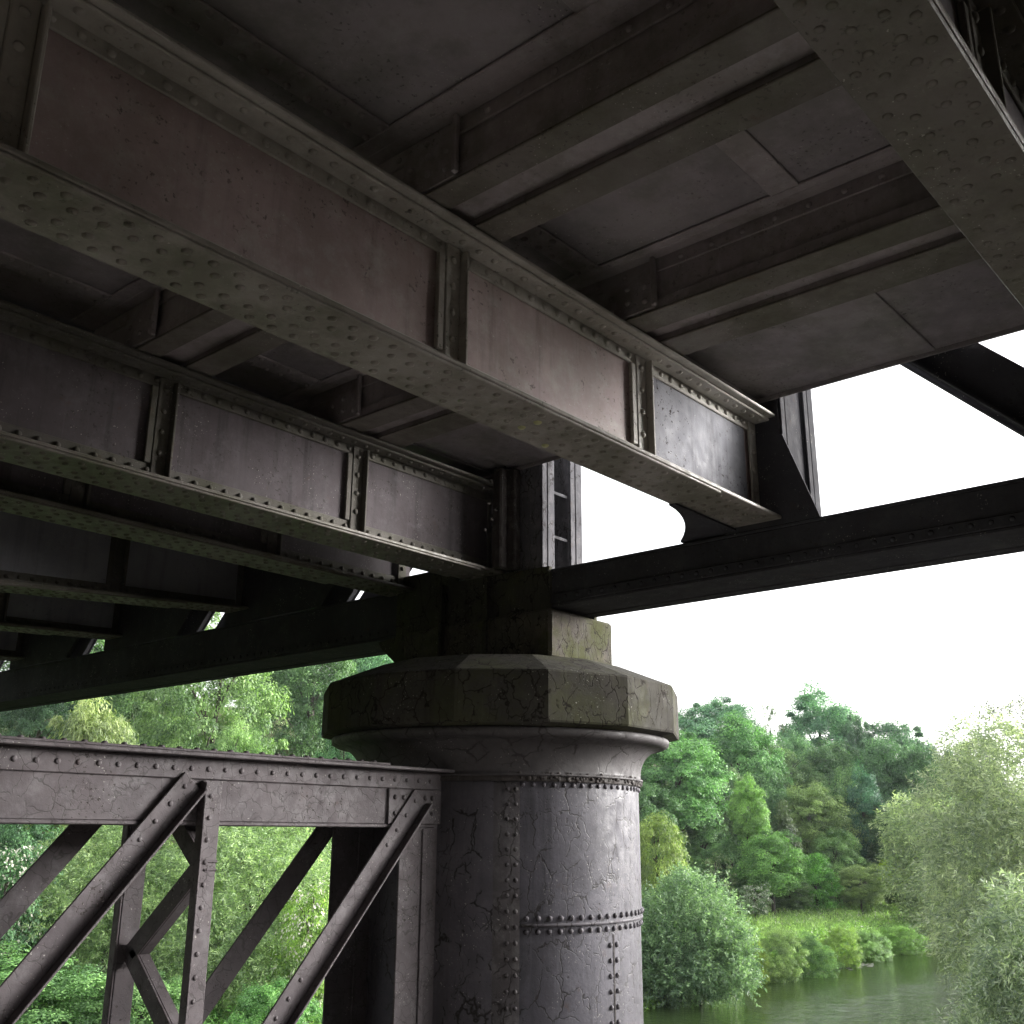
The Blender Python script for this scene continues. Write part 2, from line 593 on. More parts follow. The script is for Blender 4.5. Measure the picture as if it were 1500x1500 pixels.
def post(yc, wy, z0, z1, mat, label, openp=False):
    mb = MB()
    ya, yb = yc - wy, yc + wy
    for xa in (X0, X1 - .155):
        mb.box(xa, xa + .155, ya + .012, yb - .012, z0, z1, 0)
        mb.box(xa + .006, xa + .060, ya - .002, ya + .0115, z0, z1, 0)
        mb.box(xa + .072, xa + .149, ya + .001, ya + .0115, z0, z1, 0)
    if not openp:
        mb.box(X0 + .156, X1 - .156, ya + .02, ya + .03, z0, z1, 0)
    o = tag(mb.build('truss_post', mat, bridge), label)
    if not openp:
        return o
    b = MB()
    b.box(X0 + .156, X1 - .156, yb - .05, yb - .035, z0, z1, 0)
    b.build('web_plate', P_TRUSS, o)
    z = z0 + .3
    while z < z1 - .05:
        b = MB()
        b.box(X0 + .157, X1 - .157, ya + .02, ya + .028, z, z + .022, 0)
        b.build('batten', P_POST, o)
        z += .33
    return o


post(.655, .20, 1.723, 4.2, P_TRUSS, 'truss post beside the overhead girder')
post(YA, .20, 1.723, 4.2, P_TRUSS, 'dark truss post at the end of the pale girder')
post(4.93, .51, 1.70, 4.2, P_POST, 'pale flaking truss post above the column', True)
for y in (7.94, 10.08, 12.22, 14.36):
    post(y, .2, 1.786, 4.2, P_TRUSS, None)

# diagonals leaning towards the pier
for ya, za, yb, zb in ((.72, 1.62, 2.86, 3.76), (-1.42, 1.62, .72, 3.76), (6.86, 1.62, 4.72, 3.76), (9.0, 1.62, 6.86, 3.76), (11.14, 1.62, 9.0, 3.76), (13.3, 1.62, 11.14, 3.76)):
    mb = MB()
    d = Vector((0, yb - ya, zb - za)).normalized()
    s_ = Vector((0, -d.z, d.y))
    wd = .27 if ya < 5 else .33
    for xq in (X0 + .06, X1 - .06):
        mb.bar((xq, ya, za), (xq, yb, zb), s_, (1, 0, 0), wd, .016)
        sgn = -1 if s_.z > 0 else 1
        mb.bar(Vector((xq - .03, ya, za)) + s_ * sgn * (wd / 2 - .012), Vector((xq - .03, yb, zb)) + s_ * sgn * (wd / 2 - .012), (1, 0, 0), s_, .06, .014)
    tag(mb.build('truss_diagonal', P_TRUSS, bridge), None)

# gusset plates at the girder ends
for yq in (7.94, 10.08, 12.22):
    mb = MB()
    zc = 1.787
    mb.prism([(X0 - .012, yq + .2, zc + .9), (X0 - .012, yq + .2, zc), (X0 - .012, yq - 1.20, zc), (X0 - .012, yq - 1.50, zc + .30), (X0 - .012, yq - 1.50, zc + .9)], (1, 0, 0), .011)
    mb.bar((X0 - .025, yq - 1.20, zc), (X0 - .025, yq - 1.50, zc + .30), (1, 0, 0), (0, .7, .7), .04, .01)
    mb.build('gusset_plate', P_TRUSS, bridge)
for yq, zc in ((.655, 1.722), (YA, 1.722)):
    mb = MB()
    mb.prism([(X0 - .012, yq + .21, zc + .55), (X0 - .012, yq + .21, zc), (X0 - .012, yq - .40, zc), (X0 - .012, yq - .205, zc + .55)], (1, 0, 0), .011)
    mb.build('gusset_plate', P_TRUSS, bridge)
# curved flat gusset between girder and chord (lateral bracing joint)
for yq, zc in ((YA, 1.748), (.655, 1.748)):
    arc = []
    for i in range(9):
        t = i / 8
        x = 4.74 + (X0 - 4.74) * t
        y = yq + .165 + .36 * t ** 1.9 + .02 * math.sin(t * 3.1)
        arc.append((x, y, zc - .014))
    mb = MB()
    mb.prism([(4.74, yq + .13, zc - .014)] + arc + [(X0 + .1, yq + .53, zc - .014), (X0 + .1, yq + .13, zc - .014)], (0, 0, 1), .012)
    mb.build('lateral_gusset', P_TRUSS, bridge)

# saddle over the pier where both spans meet
mb = MB()
mb.prism([(X0 - .03, 4.33, 1.445), (X0 - .03, 4.33, 1.74), (X0 - .03, 5.2, 1.76), (X0 - .03, 5.2, 1.88), (X0 - .03, 5.83, 1.88), (X0 - .03, 5.83, 1.42),
          (X0 - .03, 6.02, 1.40), (X0 - .03, 5.98, 1.34), (X0 - .03, 5.80, 1.20), (X0 - .03, 5.76, 1.118), (X0 - .03, 4.55, 1.118), (X0 - .03, 4.55, 1.445)], (1, 0, 0), .028)
mb.prism([(X1 + .002, 4.33, 1.445), (X1 + .002, 4.33, 1.72), (X1 + .002, 5.83, 1.88), (X1 + .002, 5.76, 1.118), (X1 + .002, 4.55, 1.118), (X1 + .002, 4.55, 1.445)], (1, 0, 0), .028)
mb.box(X0, X1, 4.37, 5.69, 1.447, 1.70, 0)
mb.box(X0 - .08, X0 - .031, 4.86, 4.90, 1.12, 1.74, 0)
mb.box(X0 - .10, X0 - .031, 5.28, 5.31, 1.12, 1.74, 0)
mb.box(X0 - .055, X0 - .031, 4.92, 5.26, 1.30, 1.60, 0)
mb.rivets((X0 - .03, 5.40, 1.16), (X0 - .03, 5.40, 1.86), (-1, 0, 0), .1, .018)
mb.rivets((X0 - .03, 5.74, 1.16), (X0 - .03, 5.78, 1.86), (-1, 0, 0), .1, .018)
mb.rivets((X0 - .055, 4.98, 1.33), (X0 - .055, 5.24, 1.33), (-1, 0, 0), .09, .018)
mb.rivets((X0 - .055, 4.98, 1.56), (X0 - .055, 5.24, 1.56), (-1, 0, 0), .09, .018)
tag(mb.build('pier_saddle', P_CAP, bridge), 'dark saddle plate over the column')
# corroded end bracket of the girder over the pier
mb = MB()
mb.box(5.36, 5.43, 4.60, 4.72, 1.76, 2.50, 0, .012)
mb.box(5.28, 5.362, 4.66, 4.745, 1.76, 2.50, 0, .012)
for i in range(26):
    x, z = random.uniform(5.12, 5.42), random.uniform(1.95, 2.55)
    r_ = random.uniform(.006, .016)
    mb.rivet((x, 4.69 - .09 * (x > 5.36), z), (random.uniform(-.4, .1), -1, random.uniform(-.3, .3)), r_, r_ * .6)
mb.build('end_bracket', P_RUST, bridge)

# ------------------------------------------------------------------ the pier
CX, CY, CR = 5.72, 5.03, .958
pier = empty('bridge_pier', (CX, CY, -5.6), 'round riveted iron column with flaring polygonal capital and lattice bracing, carrying the bridge', 'pier')
mb = MB()
mb.lathe([(CR, -5.6), (CR, -.528)], CX, CY, seg=120)
mb.lathe([(CR + .010, -.526), (CR + .010, .345)], CX, CY, seg=120)
mb.lathe([(CR, -.5275), (CR + .010, -.526)], CX, CY, seg=120, smooth=False)


def cyl(a, z, r=CR):
    t = math.radians(a)
    return Vector((CX + r * math.cos(t), CY + r * math.sin(t), z)), Vector((math.cos(t), math.sin(t), 0))


# seams: ring, butt straps and their rivets
mb.lathe([(CR + .010, -.537), (CR + .016, -.536), (CR + .016, -.519), (CR + .010, -.518)], CX, CY, 229, 420, 96, mi=2)
for k in range(44):
    for z in (-.49, -.565):
        p, n = cyl(231 + k * 4.3, z, CR + (.010 if z > -.52 else 0))
        mb.rivet(p, n, .018, .015, 2)
for k in range(46):
    p, n = cyl(229.5 + k * 4.0, .285, CR + .010)
    mb.rivet(p, n, .016, .013, 2)
mb.lathe([(CR + .026, .305), (CR + .03, .315), (CR + .025, .345)], CX, CY, seg=120, mi=1)
z = -5.5
while z < -.62:
    for a in (267.2, 271.2):
        p, n = cyl(a, z, CR)
        mb.rivet(p, n, .017, .014, 2)
    z += .088
mb.lathe([(CR - .001, -5.5), (CR + .003, -5.5), (CR + .003, -.60)], CX, CY, 269.0, 269.6, 2, mi=1)
mb0 = mb
mb = MB()
mb.lathe([(CR + .010, -5.5), (CR + .017, -5.5), (CR + .017, .30), (CR + .010, .302)], CX, CY, 218.8, 228.5, 8, mi=0)
for a in (224.0, 227.0):
    z = -3
    while z < .3:
        p, n = cyl(a, z, CR + .017)
        mb.rivet(p, n, .0145, .011)
        z += .088
mb.build('butt_strap', P_STRAP, pier)
mb = MB()
mb.lathe([(CR + .011, -5.5), (CR + .02, -5.5), (CR + .02, .30), (CR + .011, .305)], CX, CY, 190, 219, 24, mi=0)
mb.lathe([(CR + .02, -5.5), (CR + .025, -5.5), (CR + .025, .29)], CX, CY, 203.4, 204.0, 2, mi=0)
tag(mb.build('side_plate', P_COLD, pier), 'dark blistered plate beside the riveted strap')
# capital
cap = MB()
off = 234.3
cap.lathe([(1.19, .622), (1.272, .640), (1.278, .652), (1.278, .945), (1.268, .957), (.90, 1.105), (.0, 1.115)], CX, CY, off, off + 360, mi=0, smooth=False, ngon=14)
co = tag(cap.build('capital', P_CAP, pier), 'mossy fourteen-sided rim of the capital')
mm = MB()
prof = [(1.10, .625), (1.185, .618), (1.192, .605), (1.186, .578), (1.165, .565)]
for i in range(11):
    t = i / 10 * math.pi / 2
    prof.append((1.150 - .165 * math.sin(t), .375 + .185 * math.cos(t) ** 1.0))
prof += [(.985, .352), (1.0, .35), (1.0, .338), (.972, .335)]
mm.lathe(prof, CX, CY, seg=120)
mm.build('moulding', P_CAPB, co)
# loose scale on the ring under the moulding
mm = mb0
for k in range(150):
    a = random.uniform(228, 312)
    p, n = cyl(a, random.uniform(.318, .352), CR + .024)
    mm.rivet(p, n + Vector((0, 0, random.uniform(-.5, .5))), random.uniform(.008, .022), random.uniform(.006, .018), 1, 5)
tag(mb0.build('column_shaft', [P_COL, P_RUST, P_COLD], pier), 'round grey column shaft with cracked paint and riveted seams')
bk = MB()
bk.box(5.38, 6.10, 4.30, 5.72, 1.108, 1.444, 0, .02)
tag(bk.build('bearing_block', P_BLK, pier), 'bearing block on the capital, its outer side cracked and lichen covered')

# lattice bracing between this column and its twin
ends = []


def bracing(yf, sgn, label):
    """sgn -1: visible face to -Y"""
    mb = MB()
    yp = yf
    mb.box(-3, 4.80, *sorted((yp, yp - sgn * .014)), .045, .36, 0)                      # chord web
    ya = yp + sgn * .0005
    mb.box(-3, 4.80, *sorted((ya, ya + sgn * .014)), .248, .352, 0)                   # upper angle leg
    mb.box(-3, 4.86, *sorted((ya + sgn * .10, yp - sgn * .12)), .353, .372, 0)
    mb.box(-3, 4.30, *sorted((ya + sgn * .085, yp - sgn * .105)), .3725, .386, 0)
    mb.box(-3, 4.76, *sorted((ya + sgn * .006, yp - sgn * .10)), .026, .0445, 0)
    mb.box(4.36, 4.84, *sorted((ya + sgn * .002, ya + sgn * .015)), .046, .247, 0)
    mb.rivets((.8, ya + sgn * .014, .298), (4.75, ya + sgn * .014, .298), (0, sgn, 0), .098, .0145, 0, .008)
    mb.rivets((.8, ya + sgn * .05, .386), (4.25, ya + sgn * .05, .386), (0, 0, 1), .098, .017)
    for x in (4.41, 4.48, 4.66, 4.72):
        mb.rivets((x, ya + sgn * .015, .06), (x, ya + sgn * .015, .245), (0, sgn, 0), .065, .015)
    o = tag(mb.build('bracing_girder', P_BRC, pier), label)
    mb = MB()                                                                    # end plate on the column
    mb.box(4.475, 4.69, *sorted((yp, yp - sgn * .014)), -5.4, .044, 0)
    mb.box(4.69, 4.84, *sorted((yp - sgn * .004, yp - sgn * .018)), -5.4, .3, 0)
    mb.box(4.655, 4.689, *sorted((yp + sgn * .001, yp + sgn * .011)), -5.4, .02, 0)
    tag(mb.build('end_plate', P_BRC, o), 'upright end plate with crazed paint')
    for xc in (.9, 3.145):
        mb = MB()
        mb.box(xc - .065, xc - .052, *sorted((ya + sgn * .004, ya + sgn * .062)), -3.2, .235, 0)
        mb.box(xc - .0515, xc + .065, *sorted((ya + sgn * .003, ya + sgn * .016)), -3.2, .245, 0)
        mb.rivets((xc + .0, ya + sgn * .016, -2.2), (xc + .0, ya + sgn * .016, .22), (0, sgn, 0), .105, .013, 0, .008)
        mb.build('post', P_BRC, o)
    for xa, za in ((3.03, .235), (4.61, .205)):
        mb = MB()
        d = Vector((-.80, 0, -.93)).normalized()
        a = Vector((xa, 0, za))
        b = a + d * 3.4
        s_ = Vector((-d.z, 0, d.x))
        yo = ya + sgn * .023
        mb.bar(a + Vector((0, yo, 0)), b + Vector((0, yo, 0)), s_, (0, 1, 0), .135, .013)
        o2 = s_ * .061
        if s_.z > 0:
            o2 = -o2
        mb.bar(a + o2 + Vector((0, yo + sgn * .035, 0)), b + o2 + Vector((0, yo + sgn * .035, 0)), s_, (0, 1, 0), .013, .055)
        for k in range(30):
            q = a + d * (.05 + k * .11)
            if k < 4 or k > 10:
                mb.rivet(q + Vector((0, yo + sgn * .007, 0)) - o2 * .3, (0, sgn, 0), .013, .007)
        mb.build('diagonal', P_BRC, o)
    return o


bf = bracing(4.72, -1, 'near bracing girder below the capital')
bb = bracing(5.34, 1, 'far bracing girder, dark behind the near one')
for xc in (3.145,):
    zs = [.28, -.165, -.61, -1.055, -1.5, -1.945]
    for i in range(len(zs) - 1):
        mb = MB()
        ya, yb = (5.31, 4.75) if i % 2 == 0 else (4.75, 5.31)
        a, b = Vector((xc + .0, ya, zs[i])), Vector((xc + .0, yb, zs[i + 1]))
        d = (b - a).normalized()
        s_ = d.cross(Vector((1, 0, 0)))
        mb.bar(a - d * .03, b + d * .03, s_, (1, 0, 0), .10, .013)
        mb.bar(a - d * .03 + Vector((.038, 0, 0)) + s_ * .044, b + d * .03 + Vector((.038, 0, 0)) + s_ * .044, s_, (1, 0, 0), .012, .063)
        mb.build('lacing_bar', P_BRC, pier)


# ------------------------------------------------------------------ ground, river
def gz(x, y):
    yy0 = y
    z = gz0(x, y)
    # embankment behind the viewpoint; unseen slope added to cut light from the other side
    a = min(1, max(0, (-6.5 - y) / 5))
    z = z + (2.6 - z) * a * a * (3 - 2 * a)
    b = min(1, max(0, (-3.5 - x) / 5)) * min(1, max(0, (13 - y) / 5))
    return z + (5 - z) * b * b * (3 - 2 * b)


def gz0(x, y):
    y = y + 1.3 * math.sin(x * .07) * (1 if y > 20 else .6) + .5 * math.sin(x * .31)
    pts = [(-80, -1.5), (-3, -4.6), (8, -5.6), (10.5, -6.4), (12.5, -7.7), (26.5, -7.9), (28.2, -6.9), (29.2, -6.05), (35, -5.7), (40, -5.2),
           (55, -1.5), (80, 8), (120, 16), (400, 22)]
    if y <= pts[0][0]:
        return pts[0][1]
    for (a, za), (b, zb) in zip(pts, pts[1:]):
        if y <= b:
            t = (y - a) / (b - a)
            return za + (zb - za) * t
    return pts[-1][1]


xs = list(np.linspace(-120, 0, 40)) + list(np.linspace(2, 110, 110)) + list(np.linspace(114, 600, 60))
ys = list(np.linspace(-150, -6, 30)) + list(np.linspace(-4, 62, 133)) + list(np.linspace(64, 600, 60))
vs = [(x, y, gz(x, y) + .12 * math.sin(x * 1.7 + y) * math.sin(y * 1.3)) for y in ys for x in xs]
nx = len(xs)
fs = [[j * nx + i, j * nx + i + 1, (j + 1) * nx + i + 1, (j + 1) * nx + i] for j in range(len(ys) - 1) for i in range(nx - 1)]
mb = MB()
mb.add(vs, fs, 0, True)
n = N('earth_and_grass')
c = n.mix(n.ramp(n.noise(.5, 8, .7), .35, .65), (.045, .07, .02), (.075, .09, .03))
c = n.mix(n.ramp(n.noise(3, 8, .7), .5, .7), c, (.06, .05, .03))
sx = n.t.nodes.new('ShaderNodeSeparateXYZ')
n.t.links.new(n.pos, sx.inputs[0])
c = n.mix(n.ramp(sx.outputs[1], 9.5, 11.5, 1, 0), c, n.mix(n.noise(2, 6, .7), (.085, .072, .06), (.05, .045, .035)))
mg = n.done(c, .95, n.bump(n.noise(6, 8, .7), .8, .1), .1)
tag(mb.build('ground', mg), kind='structure')

n = N('bounce_concrete')
mc = n.done(n.mix(n.ramp(n.noise(3, 8, .7), .35, .65), (.52, .50, .49), (.44, .42, .41)), .85, n.bump(n.noise(20, 6, .7), .5, .02), .2)
mb = MB()
mb.box(1.5, 5.3, .5, 3.45, -5.7, -1.38, 0, .02)  # unseen slab added to bounce light up onto the girders
tag(mb.build('bounce_slab', mc), kind='structure')

n = N('river_water')
wv = n.noise(1., 5, .65, n.scale(n.pos, (2.4, 1.5, 1)))
wv2 = n.noise(1., 3, .6, n.scale(n.pos, (6, 4, 1)))
sx = n.t.nodes.new('ShaderNodeSeparateXYZ')
n.t.links.new(n.pos, sx.inputs[0])
yw_ = n.math('ADD', sx.outputs[1], n.math('MULTIPLY', n.noise(.12, 4, .6), 9))
rip = n.ramp(yw_, 27, 19, .05, 1.0)
h = n.math('MULTIPLY', n.math('ADD', wv, n.math('MULTIPLY', wv2, .5)), rip)
mw = n.done((.026, .045, .012), .02, n.bump(h, 1.0, .6), .5)
n.b.inputs['IOR'].default_value = 1.33
mb = MB()
mb.add([(-120, 5, -7), (600, 5, -7), (600, 33, -7), (-120, 33, -7)], [[0, 1, 2, 3]])
tag(mb.build('river_water', mw), kind='structure')


# ------------------------------------------------------------------ foliage
def leaf_mat(name, trans=.34, var=.38, spec=.3, yellow=.12):
    n = N(name)
    oi = n.t.nodes.new('ShaderNodeObjectInfo')
    g = [q for q in n.t.nodes if q.type == 'NEW_GEOMETRY'][0]
    rnd = g.outputs['Random Per Island']
    base = oi.outputs['Color']
    c = n.mix(n.ramp(rnd, 0, 1), n.mix(1, base, (1 - var, 1 - var * .9, 1 - var * .8), 'MULTIPLY'),
              n.mix(1, base, (1 + var, 1 + var * .85, 1 + var * .7), 'MULTIPLY'))
    at = n.t.nodes.new('ShaderNodeAttribute')
    at.attribute_name = 'tint'
    c = n.mix(at.outputs['Fac'], n.mix(1, c, (.55, .6, .62), 'MULTIPLY'), n.mix(1, c, (1.42, 1.36, 1.3), 'MULTIPLY'))
    big = n.ramp(n.noise(.55, 3, .6), .35, .65)
    c = n.mix(n.math('MULTIPLY', big, yellow), c, n.mix(1, c, (1.25, 1.15, .85), 'MULTIPLY'))
    n.done(c, .5, None, spec)
    tr = n.t.nodes.new('ShaderNodeBsdfTranslucent')
    n.put(tr.inputs['Color'], n.mix(1, c, (1.0, 1.2, .6), 'MULTIPLY'))
    ms = n.t.nodes.new('ShaderNodeMixShader')
    ms.inputs[0].default_value = trans
    n.t.links.new(n.b.outputs[0], ms.inputs[1])
    n.t.links.new(tr.outputs[0], ms.inputs[2])
    n.t.links.new(ms.outputs[0], n.o.inputs['Surface'])
    return n.m


LF = 2.35
M_LEAF = leaf_mat('leaves')
n = N('bark')
M_BARK = n.done(n.mix(n.ramp(n.noise(5, 6, .7), .3, .7), (.05, .042, .033), (.10, .09, .075)), .9, n.bump(n.noise(14, 6, .7), .7, .03), .15)
n = N('white_blossom')
M_BLOS = n.done((.62, .60, .50), .7, None, .2)


def unit(a):
    return a / np.maximum(np.linalg.norm(a, axis=1, keepdims=True), 1e-9)


def quads_mesh(name, P4, mats, mi=None, tint=None):
    k = len(P4)
    me = bpy.data.meshes.new(name)
    me.vertices.add(4 * k)
    me.vertices.foreach_set('co', P4.reshape(-1).astype(np.float32))
    me.loops.add(4 * k)
    me.loops.foreach_set('vertex_index', np.arange(4 * k, dtype=np.int32))
    me.polygons.add(k)
    me.polygons.foreach_set('loop_start', np.arange(0, 4 * k, 4, dtype=np.int32))
    me.polygons.foreach_set('loop_total', np.full(k, 4, dtype=np.int32))
    if mi is not None:
        me.polygons.foreach_set('material_index', mi.astype(np.int32))
    if tint is not None:
        at = me.attributes.new('tint', 'FLOAT', 'FACE')
        at.data.foreach_set('value', np.asarray(tint, np.float32))
    for mt in mats:
        me.materials.append(mt)
    me.update(calc_edges=True)
    me.validate()
    return me


def leaf_quads(p, nrm, L, Wd, axis=None):
    """diamond leaves at p facing nrm; axis = long direction"""
    k = len(p)
    nrm = unit(nrm)
    if axis is None:
        axis = rng.normal(size=(k, 3))
    a = axis - nrm * np.sum(axis * nrm, axis=1, keepdims=True)
    a = unit(a)
    b = np.cross(nrm, a)
    L = np.broadcast_to(np.asarray(L, float).reshape(-1, 1), (k, 1))
    Wd = np.broadcast_to(np.asarray(Wd, float).reshape(-1, 1), (k, 1))
    return np.stack([p - a * L * .5, p + b * Wd * .5 - nrm * L * .06, p + a * L * .5 - nrm * L * .12, p - b * Wd * .5 - nrm * L * .06], axis=1)


def crown_pts(kind, nclump, seed):
    r = np.random.default_rng(seed)
    out = []
    lob = unit(r.normal(size=(9, 3)))
    la = r.uniform(.03, .17, 9)
    while len(out) < nclump:
        d = unit(r.normal(size=(1, 3)))[0]
        q = r.uniform(.25, 1) ** .45
        lobe = 1 - .22 + float(np.sum(la * np.maximum(0, lob @ d) ** 4)) * 1.3
        x, y, z = d * q * lobe
        if kind == 'broad':
            if z < -.75:
                continue
            if z < 0:
                z *= .85
        elif kind == 'cone':
            s_ = (1 - (z + 1) / 2) ** .75 * 1.15 + .12
            x, y = x * s_, y * s_
        elif kind == 'droop':
            s_ = 1 if z > 0 else 1.0 + .18 * z
            x, y = x * s_, y * s_
        elif kind == 'feather':
            if r.random() < .35:
                continue
            s_ = 1 - .45 * max(z, 0)
            x, y = x * s_, y * s_
        out.append((x, y, z))
    return np.array(out)


def make_crown(name, kind, seed, nclump=130, per=120, cr=.21, leaf=.062, aspect=.55, blossom=0.):
    r = np.random.default_rng(seed + 99)
    cen = crown_pts(kind, nclump, seed)
    rad = cr * r.uniform(.5, 1.65, nclump)
    ci = np.repeat(np.arange(nclump), per)
    d = unit(r.normal(size=(len(ci), 3)))
    d[:, 2] = np.where(d[:, 2] < -.3, -d[:, 2], d[:, 2])
    q = r.uniform(.15, 1, len(ci)) ** .5
    p = cen[ci] + d * (rad[ci] * q)[:, None] * np.array([1, 1, .8])
    if kind == 'droop':
        p[:, 2] -= .35 * np.maximum(0, np.hypot(p[:, 0], p[:, 1]) - .35) ** 2
    nr = d * .7 + unit(cen)[ci] * .4 + np.array([0, 0, .75]) + r.normal(size=(len(ci), 3)) * .45
    ax = None
    if kind == 'droop':
        ax = unit(p) * .5 + np.array([0, 0, -1.0]) + r.normal(size=p.shape) * .35
    P = leaf_quads(p, nr, leaf * r.uniform(.6, 1.4, len(ci)), leaf * aspect * r.uniform(.7, 1.3, len(ci)), ax)
    mi = None
    mats = [M_LEAF]
    if blossom:
        mi = ((r.random(len(ci)) < blossom) & (q > .8) & (d[:, 2] > -.1) & (r.random(nclump) < .7)[ci]).astype(int)
        mats.append(M_BLOS)
    ct = r.uniform(0, 1, nclump)
    return quads_mesh(name, P, mats, mi, ct[ci])


def make_trunk(name, seed, limbs=9, spread=.75):
    """trunk and limbs in a unit tree: base z=0, top of crown z=1, crown radius 1 in x and y"""
    r = random.Random(seed)
    mb = MB()

    def tube(pts, r0, r1):
        k = len(pts)
        prev = None
        vs = []
        for i, p in enumerate(pts):
            t = i / (k - 1)
            rr = r0 + (r1 - r0) * t
            for j in range(6):
                a = j * math.pi / 3
                vs.append((p[0] + rr * math.cos(a), p[1] + rr * math.sin(a), p[2]))
        fs_ = [[i * 6 + j, i * 6 + (j + 1) % 6, (i + 1) * 6 + (j + 1) % 6, (i + 1) * 6 + j] for i in range(k - 1) for j in range(6)]
        mb.add(vs, fs_, 0, True)
    lean = (r.uniform(-.12, .12), r.uniform(-.12, .12))
    tr = [(lean[0] * t + .03 * math.sin(5 * t), lean[1] * t, t * .85) for t in [i / 7 for i in range(8)]]
    tube(tr, .07, .012)
    for i in range(limbs):
        z0 = r.uniform(.2, .7)
        a = r.uniform(0, 6.28)
        L = spread * r.uniform(.6, 1.1) * (1 - .5 * z0)
        p0 = (lean[0] * z0 / .85, lean[1] * z0 / .85, z0)
        pts = []
        for k in range(5):
            t = k / 4
            pts.append((p0[0] + L * t * math.cos(a + .4 * t), p0[1] + L * t * math.sin(a + .4 * t), p0[2] + .28 * t * (1.2 - .4 * t)))
        tube(pts, .028, .006)
    me = mb.build(name, M_BARK).data
    bpy.data.objects.remove(bpy.data.objects[-1] if False else [o for o in bpy.data.objects if o.data == me][0])
    return me


CROWNS = {
    'broad': [make_crown('crown', 'broad', s, 230, 270, .175, .043, .6) for s in (1, 2, 3, 4)],
    'fine': [make_crown('crown', 'broad', s, 290, 220, .145, .036, .5) for s in (11, 12)],
    'cone': [make_crown('crown', 'cone', s, 190, 170, .20, .05) for s in (5, 6)],
    'droop': [make_crown('crown', 'droop', s, 230, 190, .17, .07, .26) for s in (7, 8)],
    'feather': [make_crown('crown', 'feather', s, 60, 70, .15, .055, .5) for s in (9,)],
    'blossom': [make_crown('crown', 'broad', 21, 120, 120, .2, .05, .8, .45)],
}
TRUNKS = [make_trunk('trunk', s) for s in (1, 2, 3)]
cnt = [0]


def plant(name, cat, label, px, d, top, wpx, kind, col, cb=.18, group=None, depth=1., trunk=True, base=None, dpx=0):
    r_ = ray(px, 1220)
    x, y = r_[0] * d, r_[1] * d
    zt = ray(px, top)[2] * d
    zg = gz(x, y) - .1 if base is None else base
    H = zt - zg
    rad = wpx / 2 * d / F * 1.03
    o = empty(name, (x, y, zg), label, cat, group)
    k = cnt[0]
    cnt[0] += 1
    rot = (k * 2.399) % 6.283
    if trunk:
        t = bpy.data.objects.new('trunk', TRUNKS[k % 3])
        C.objects.link(t)
        t.parent = o
        t.scale = (min(rad, H * .35),) * 2 + (H * .97,)
        t.rotation_euler = (0, 0, rot)
    me = CROWNS[kind][k % len(CROWNS[kind])]
    c = bpy.data.objects.new('crown', me)
    C.objects.link(c)
    c.parent = o
    zb = H * cb
    c.location = (0, 0, (H + zb) / 2)
    c.scale = (rad, rad * depth, (H - zb) / 2)
    c.rotation_euler = (0, 0, rot)
    c.color = (*[q * LF for q in col], 1)
    return o


G_HAZE = (.068, .14, .082)  # distance haze mixed into the leaf colour of the skyline trees
G_MID = (.075, .155, .06)
G_LIME = (.09, .165, .045)
G_DARK = (.030, .060, .028)
G_OLIVE = (.085, .115, .042)
G_PALE = (.135, .18, .085)
G_YEL = (.16, .21, .03)
W = 'trees of the wooded hillside'
T = plant
# skyline
T('tree', 'tree', 'domed pale green tree on the skyline just right of the column capital', 1072, 122, 1016, 120, 'broad', G_HAZE, .2, W)
T('tree', 'tree', 'thin feathery tree poking above the skyline between two domed crowns', 1140, 118, 1013, 52, 'feather', (.07, .10, .06), .35, W)
T('ivy_column', 'tree trunk', 'dark ivy-wrapped trunk standing up below the feathery skyline tree', 1139, 113, 1050, 20, 'cone', G_DARK, .05, None)
T('tree', 'tree', 'broad open-crowned tree, tallest dome of the skyline', 1214, 126, 1012, 140, 'broad', G_HAZE, .25, W)
T('tree', 'tree', 'small rounded tree stepping down right of the tallest skyline dome', 1262, 122, 1040, 60, 'broad', (.055, .105, .06), .2, W)
T('tree', 'tree', 'wide blue-green tree forming the lower right part of the skyline', 1318, 126, 1056, 125, 'broad', (.042, .088, .05), .2, W)
T('tree', 'tree', 'dark blue-green tree in the dip of the skyline before the willow', 1372, 130, 1086, 75, 'broad', (.035, .075, .05), .2, W)
T('tree', 'tree', 'olive topped tree rising just behind the willow crown', 1432, 115, 1070, 75, 'fine', (.10, .125, .04), .3, None)
T('tree', 'tree', 'pale tree on the skyline half hidden by the capital rim', 1015, 118, 1036, 120, 'broad', G_HAZE, .2, W)
# middle of the wood
T('tree', 'tree', 'large fresh green ash-like tree touching the right side of the capital', 985, 88, 1068, 170, 'broad', (.075, .15, .06), .2, W)
T('tree', 'tree', 'tall mid green tree with layered crown right of the fresh green one', 1085, 102, 1040, 120, 'broad', G_MID, .15, W)
T('tree', 'tree', 'grey-green tree below the feathery skyline tree', 1150, 104, 1082, 110, 'fine', (.075, .12, .055), .15, W)
T('tree', 'tree', 'green tree under the tallest dome, right of the grey-green one', 1218, 106, 1078, 100, 'broad', (.06, .11, .05), .15, W)
T('tree', 'tree', 'dense dark green tree in the middle right of the wood', 1295, 108, 1082, 110, 'broad', (.045, .092, .043), .15, W)
T('tree', 'tree', 'rounded dark green tree left of the willow with its trunk showing', 1356, 106, 1090, 90, 'broad', (.05, .098, .045), .3, W)
T('tree', 'tree', 'dark teal tree tucked below the dense dark green one', 1268, 98, 1130, 70, 'broad', (.028, .07, .045), .1, W)
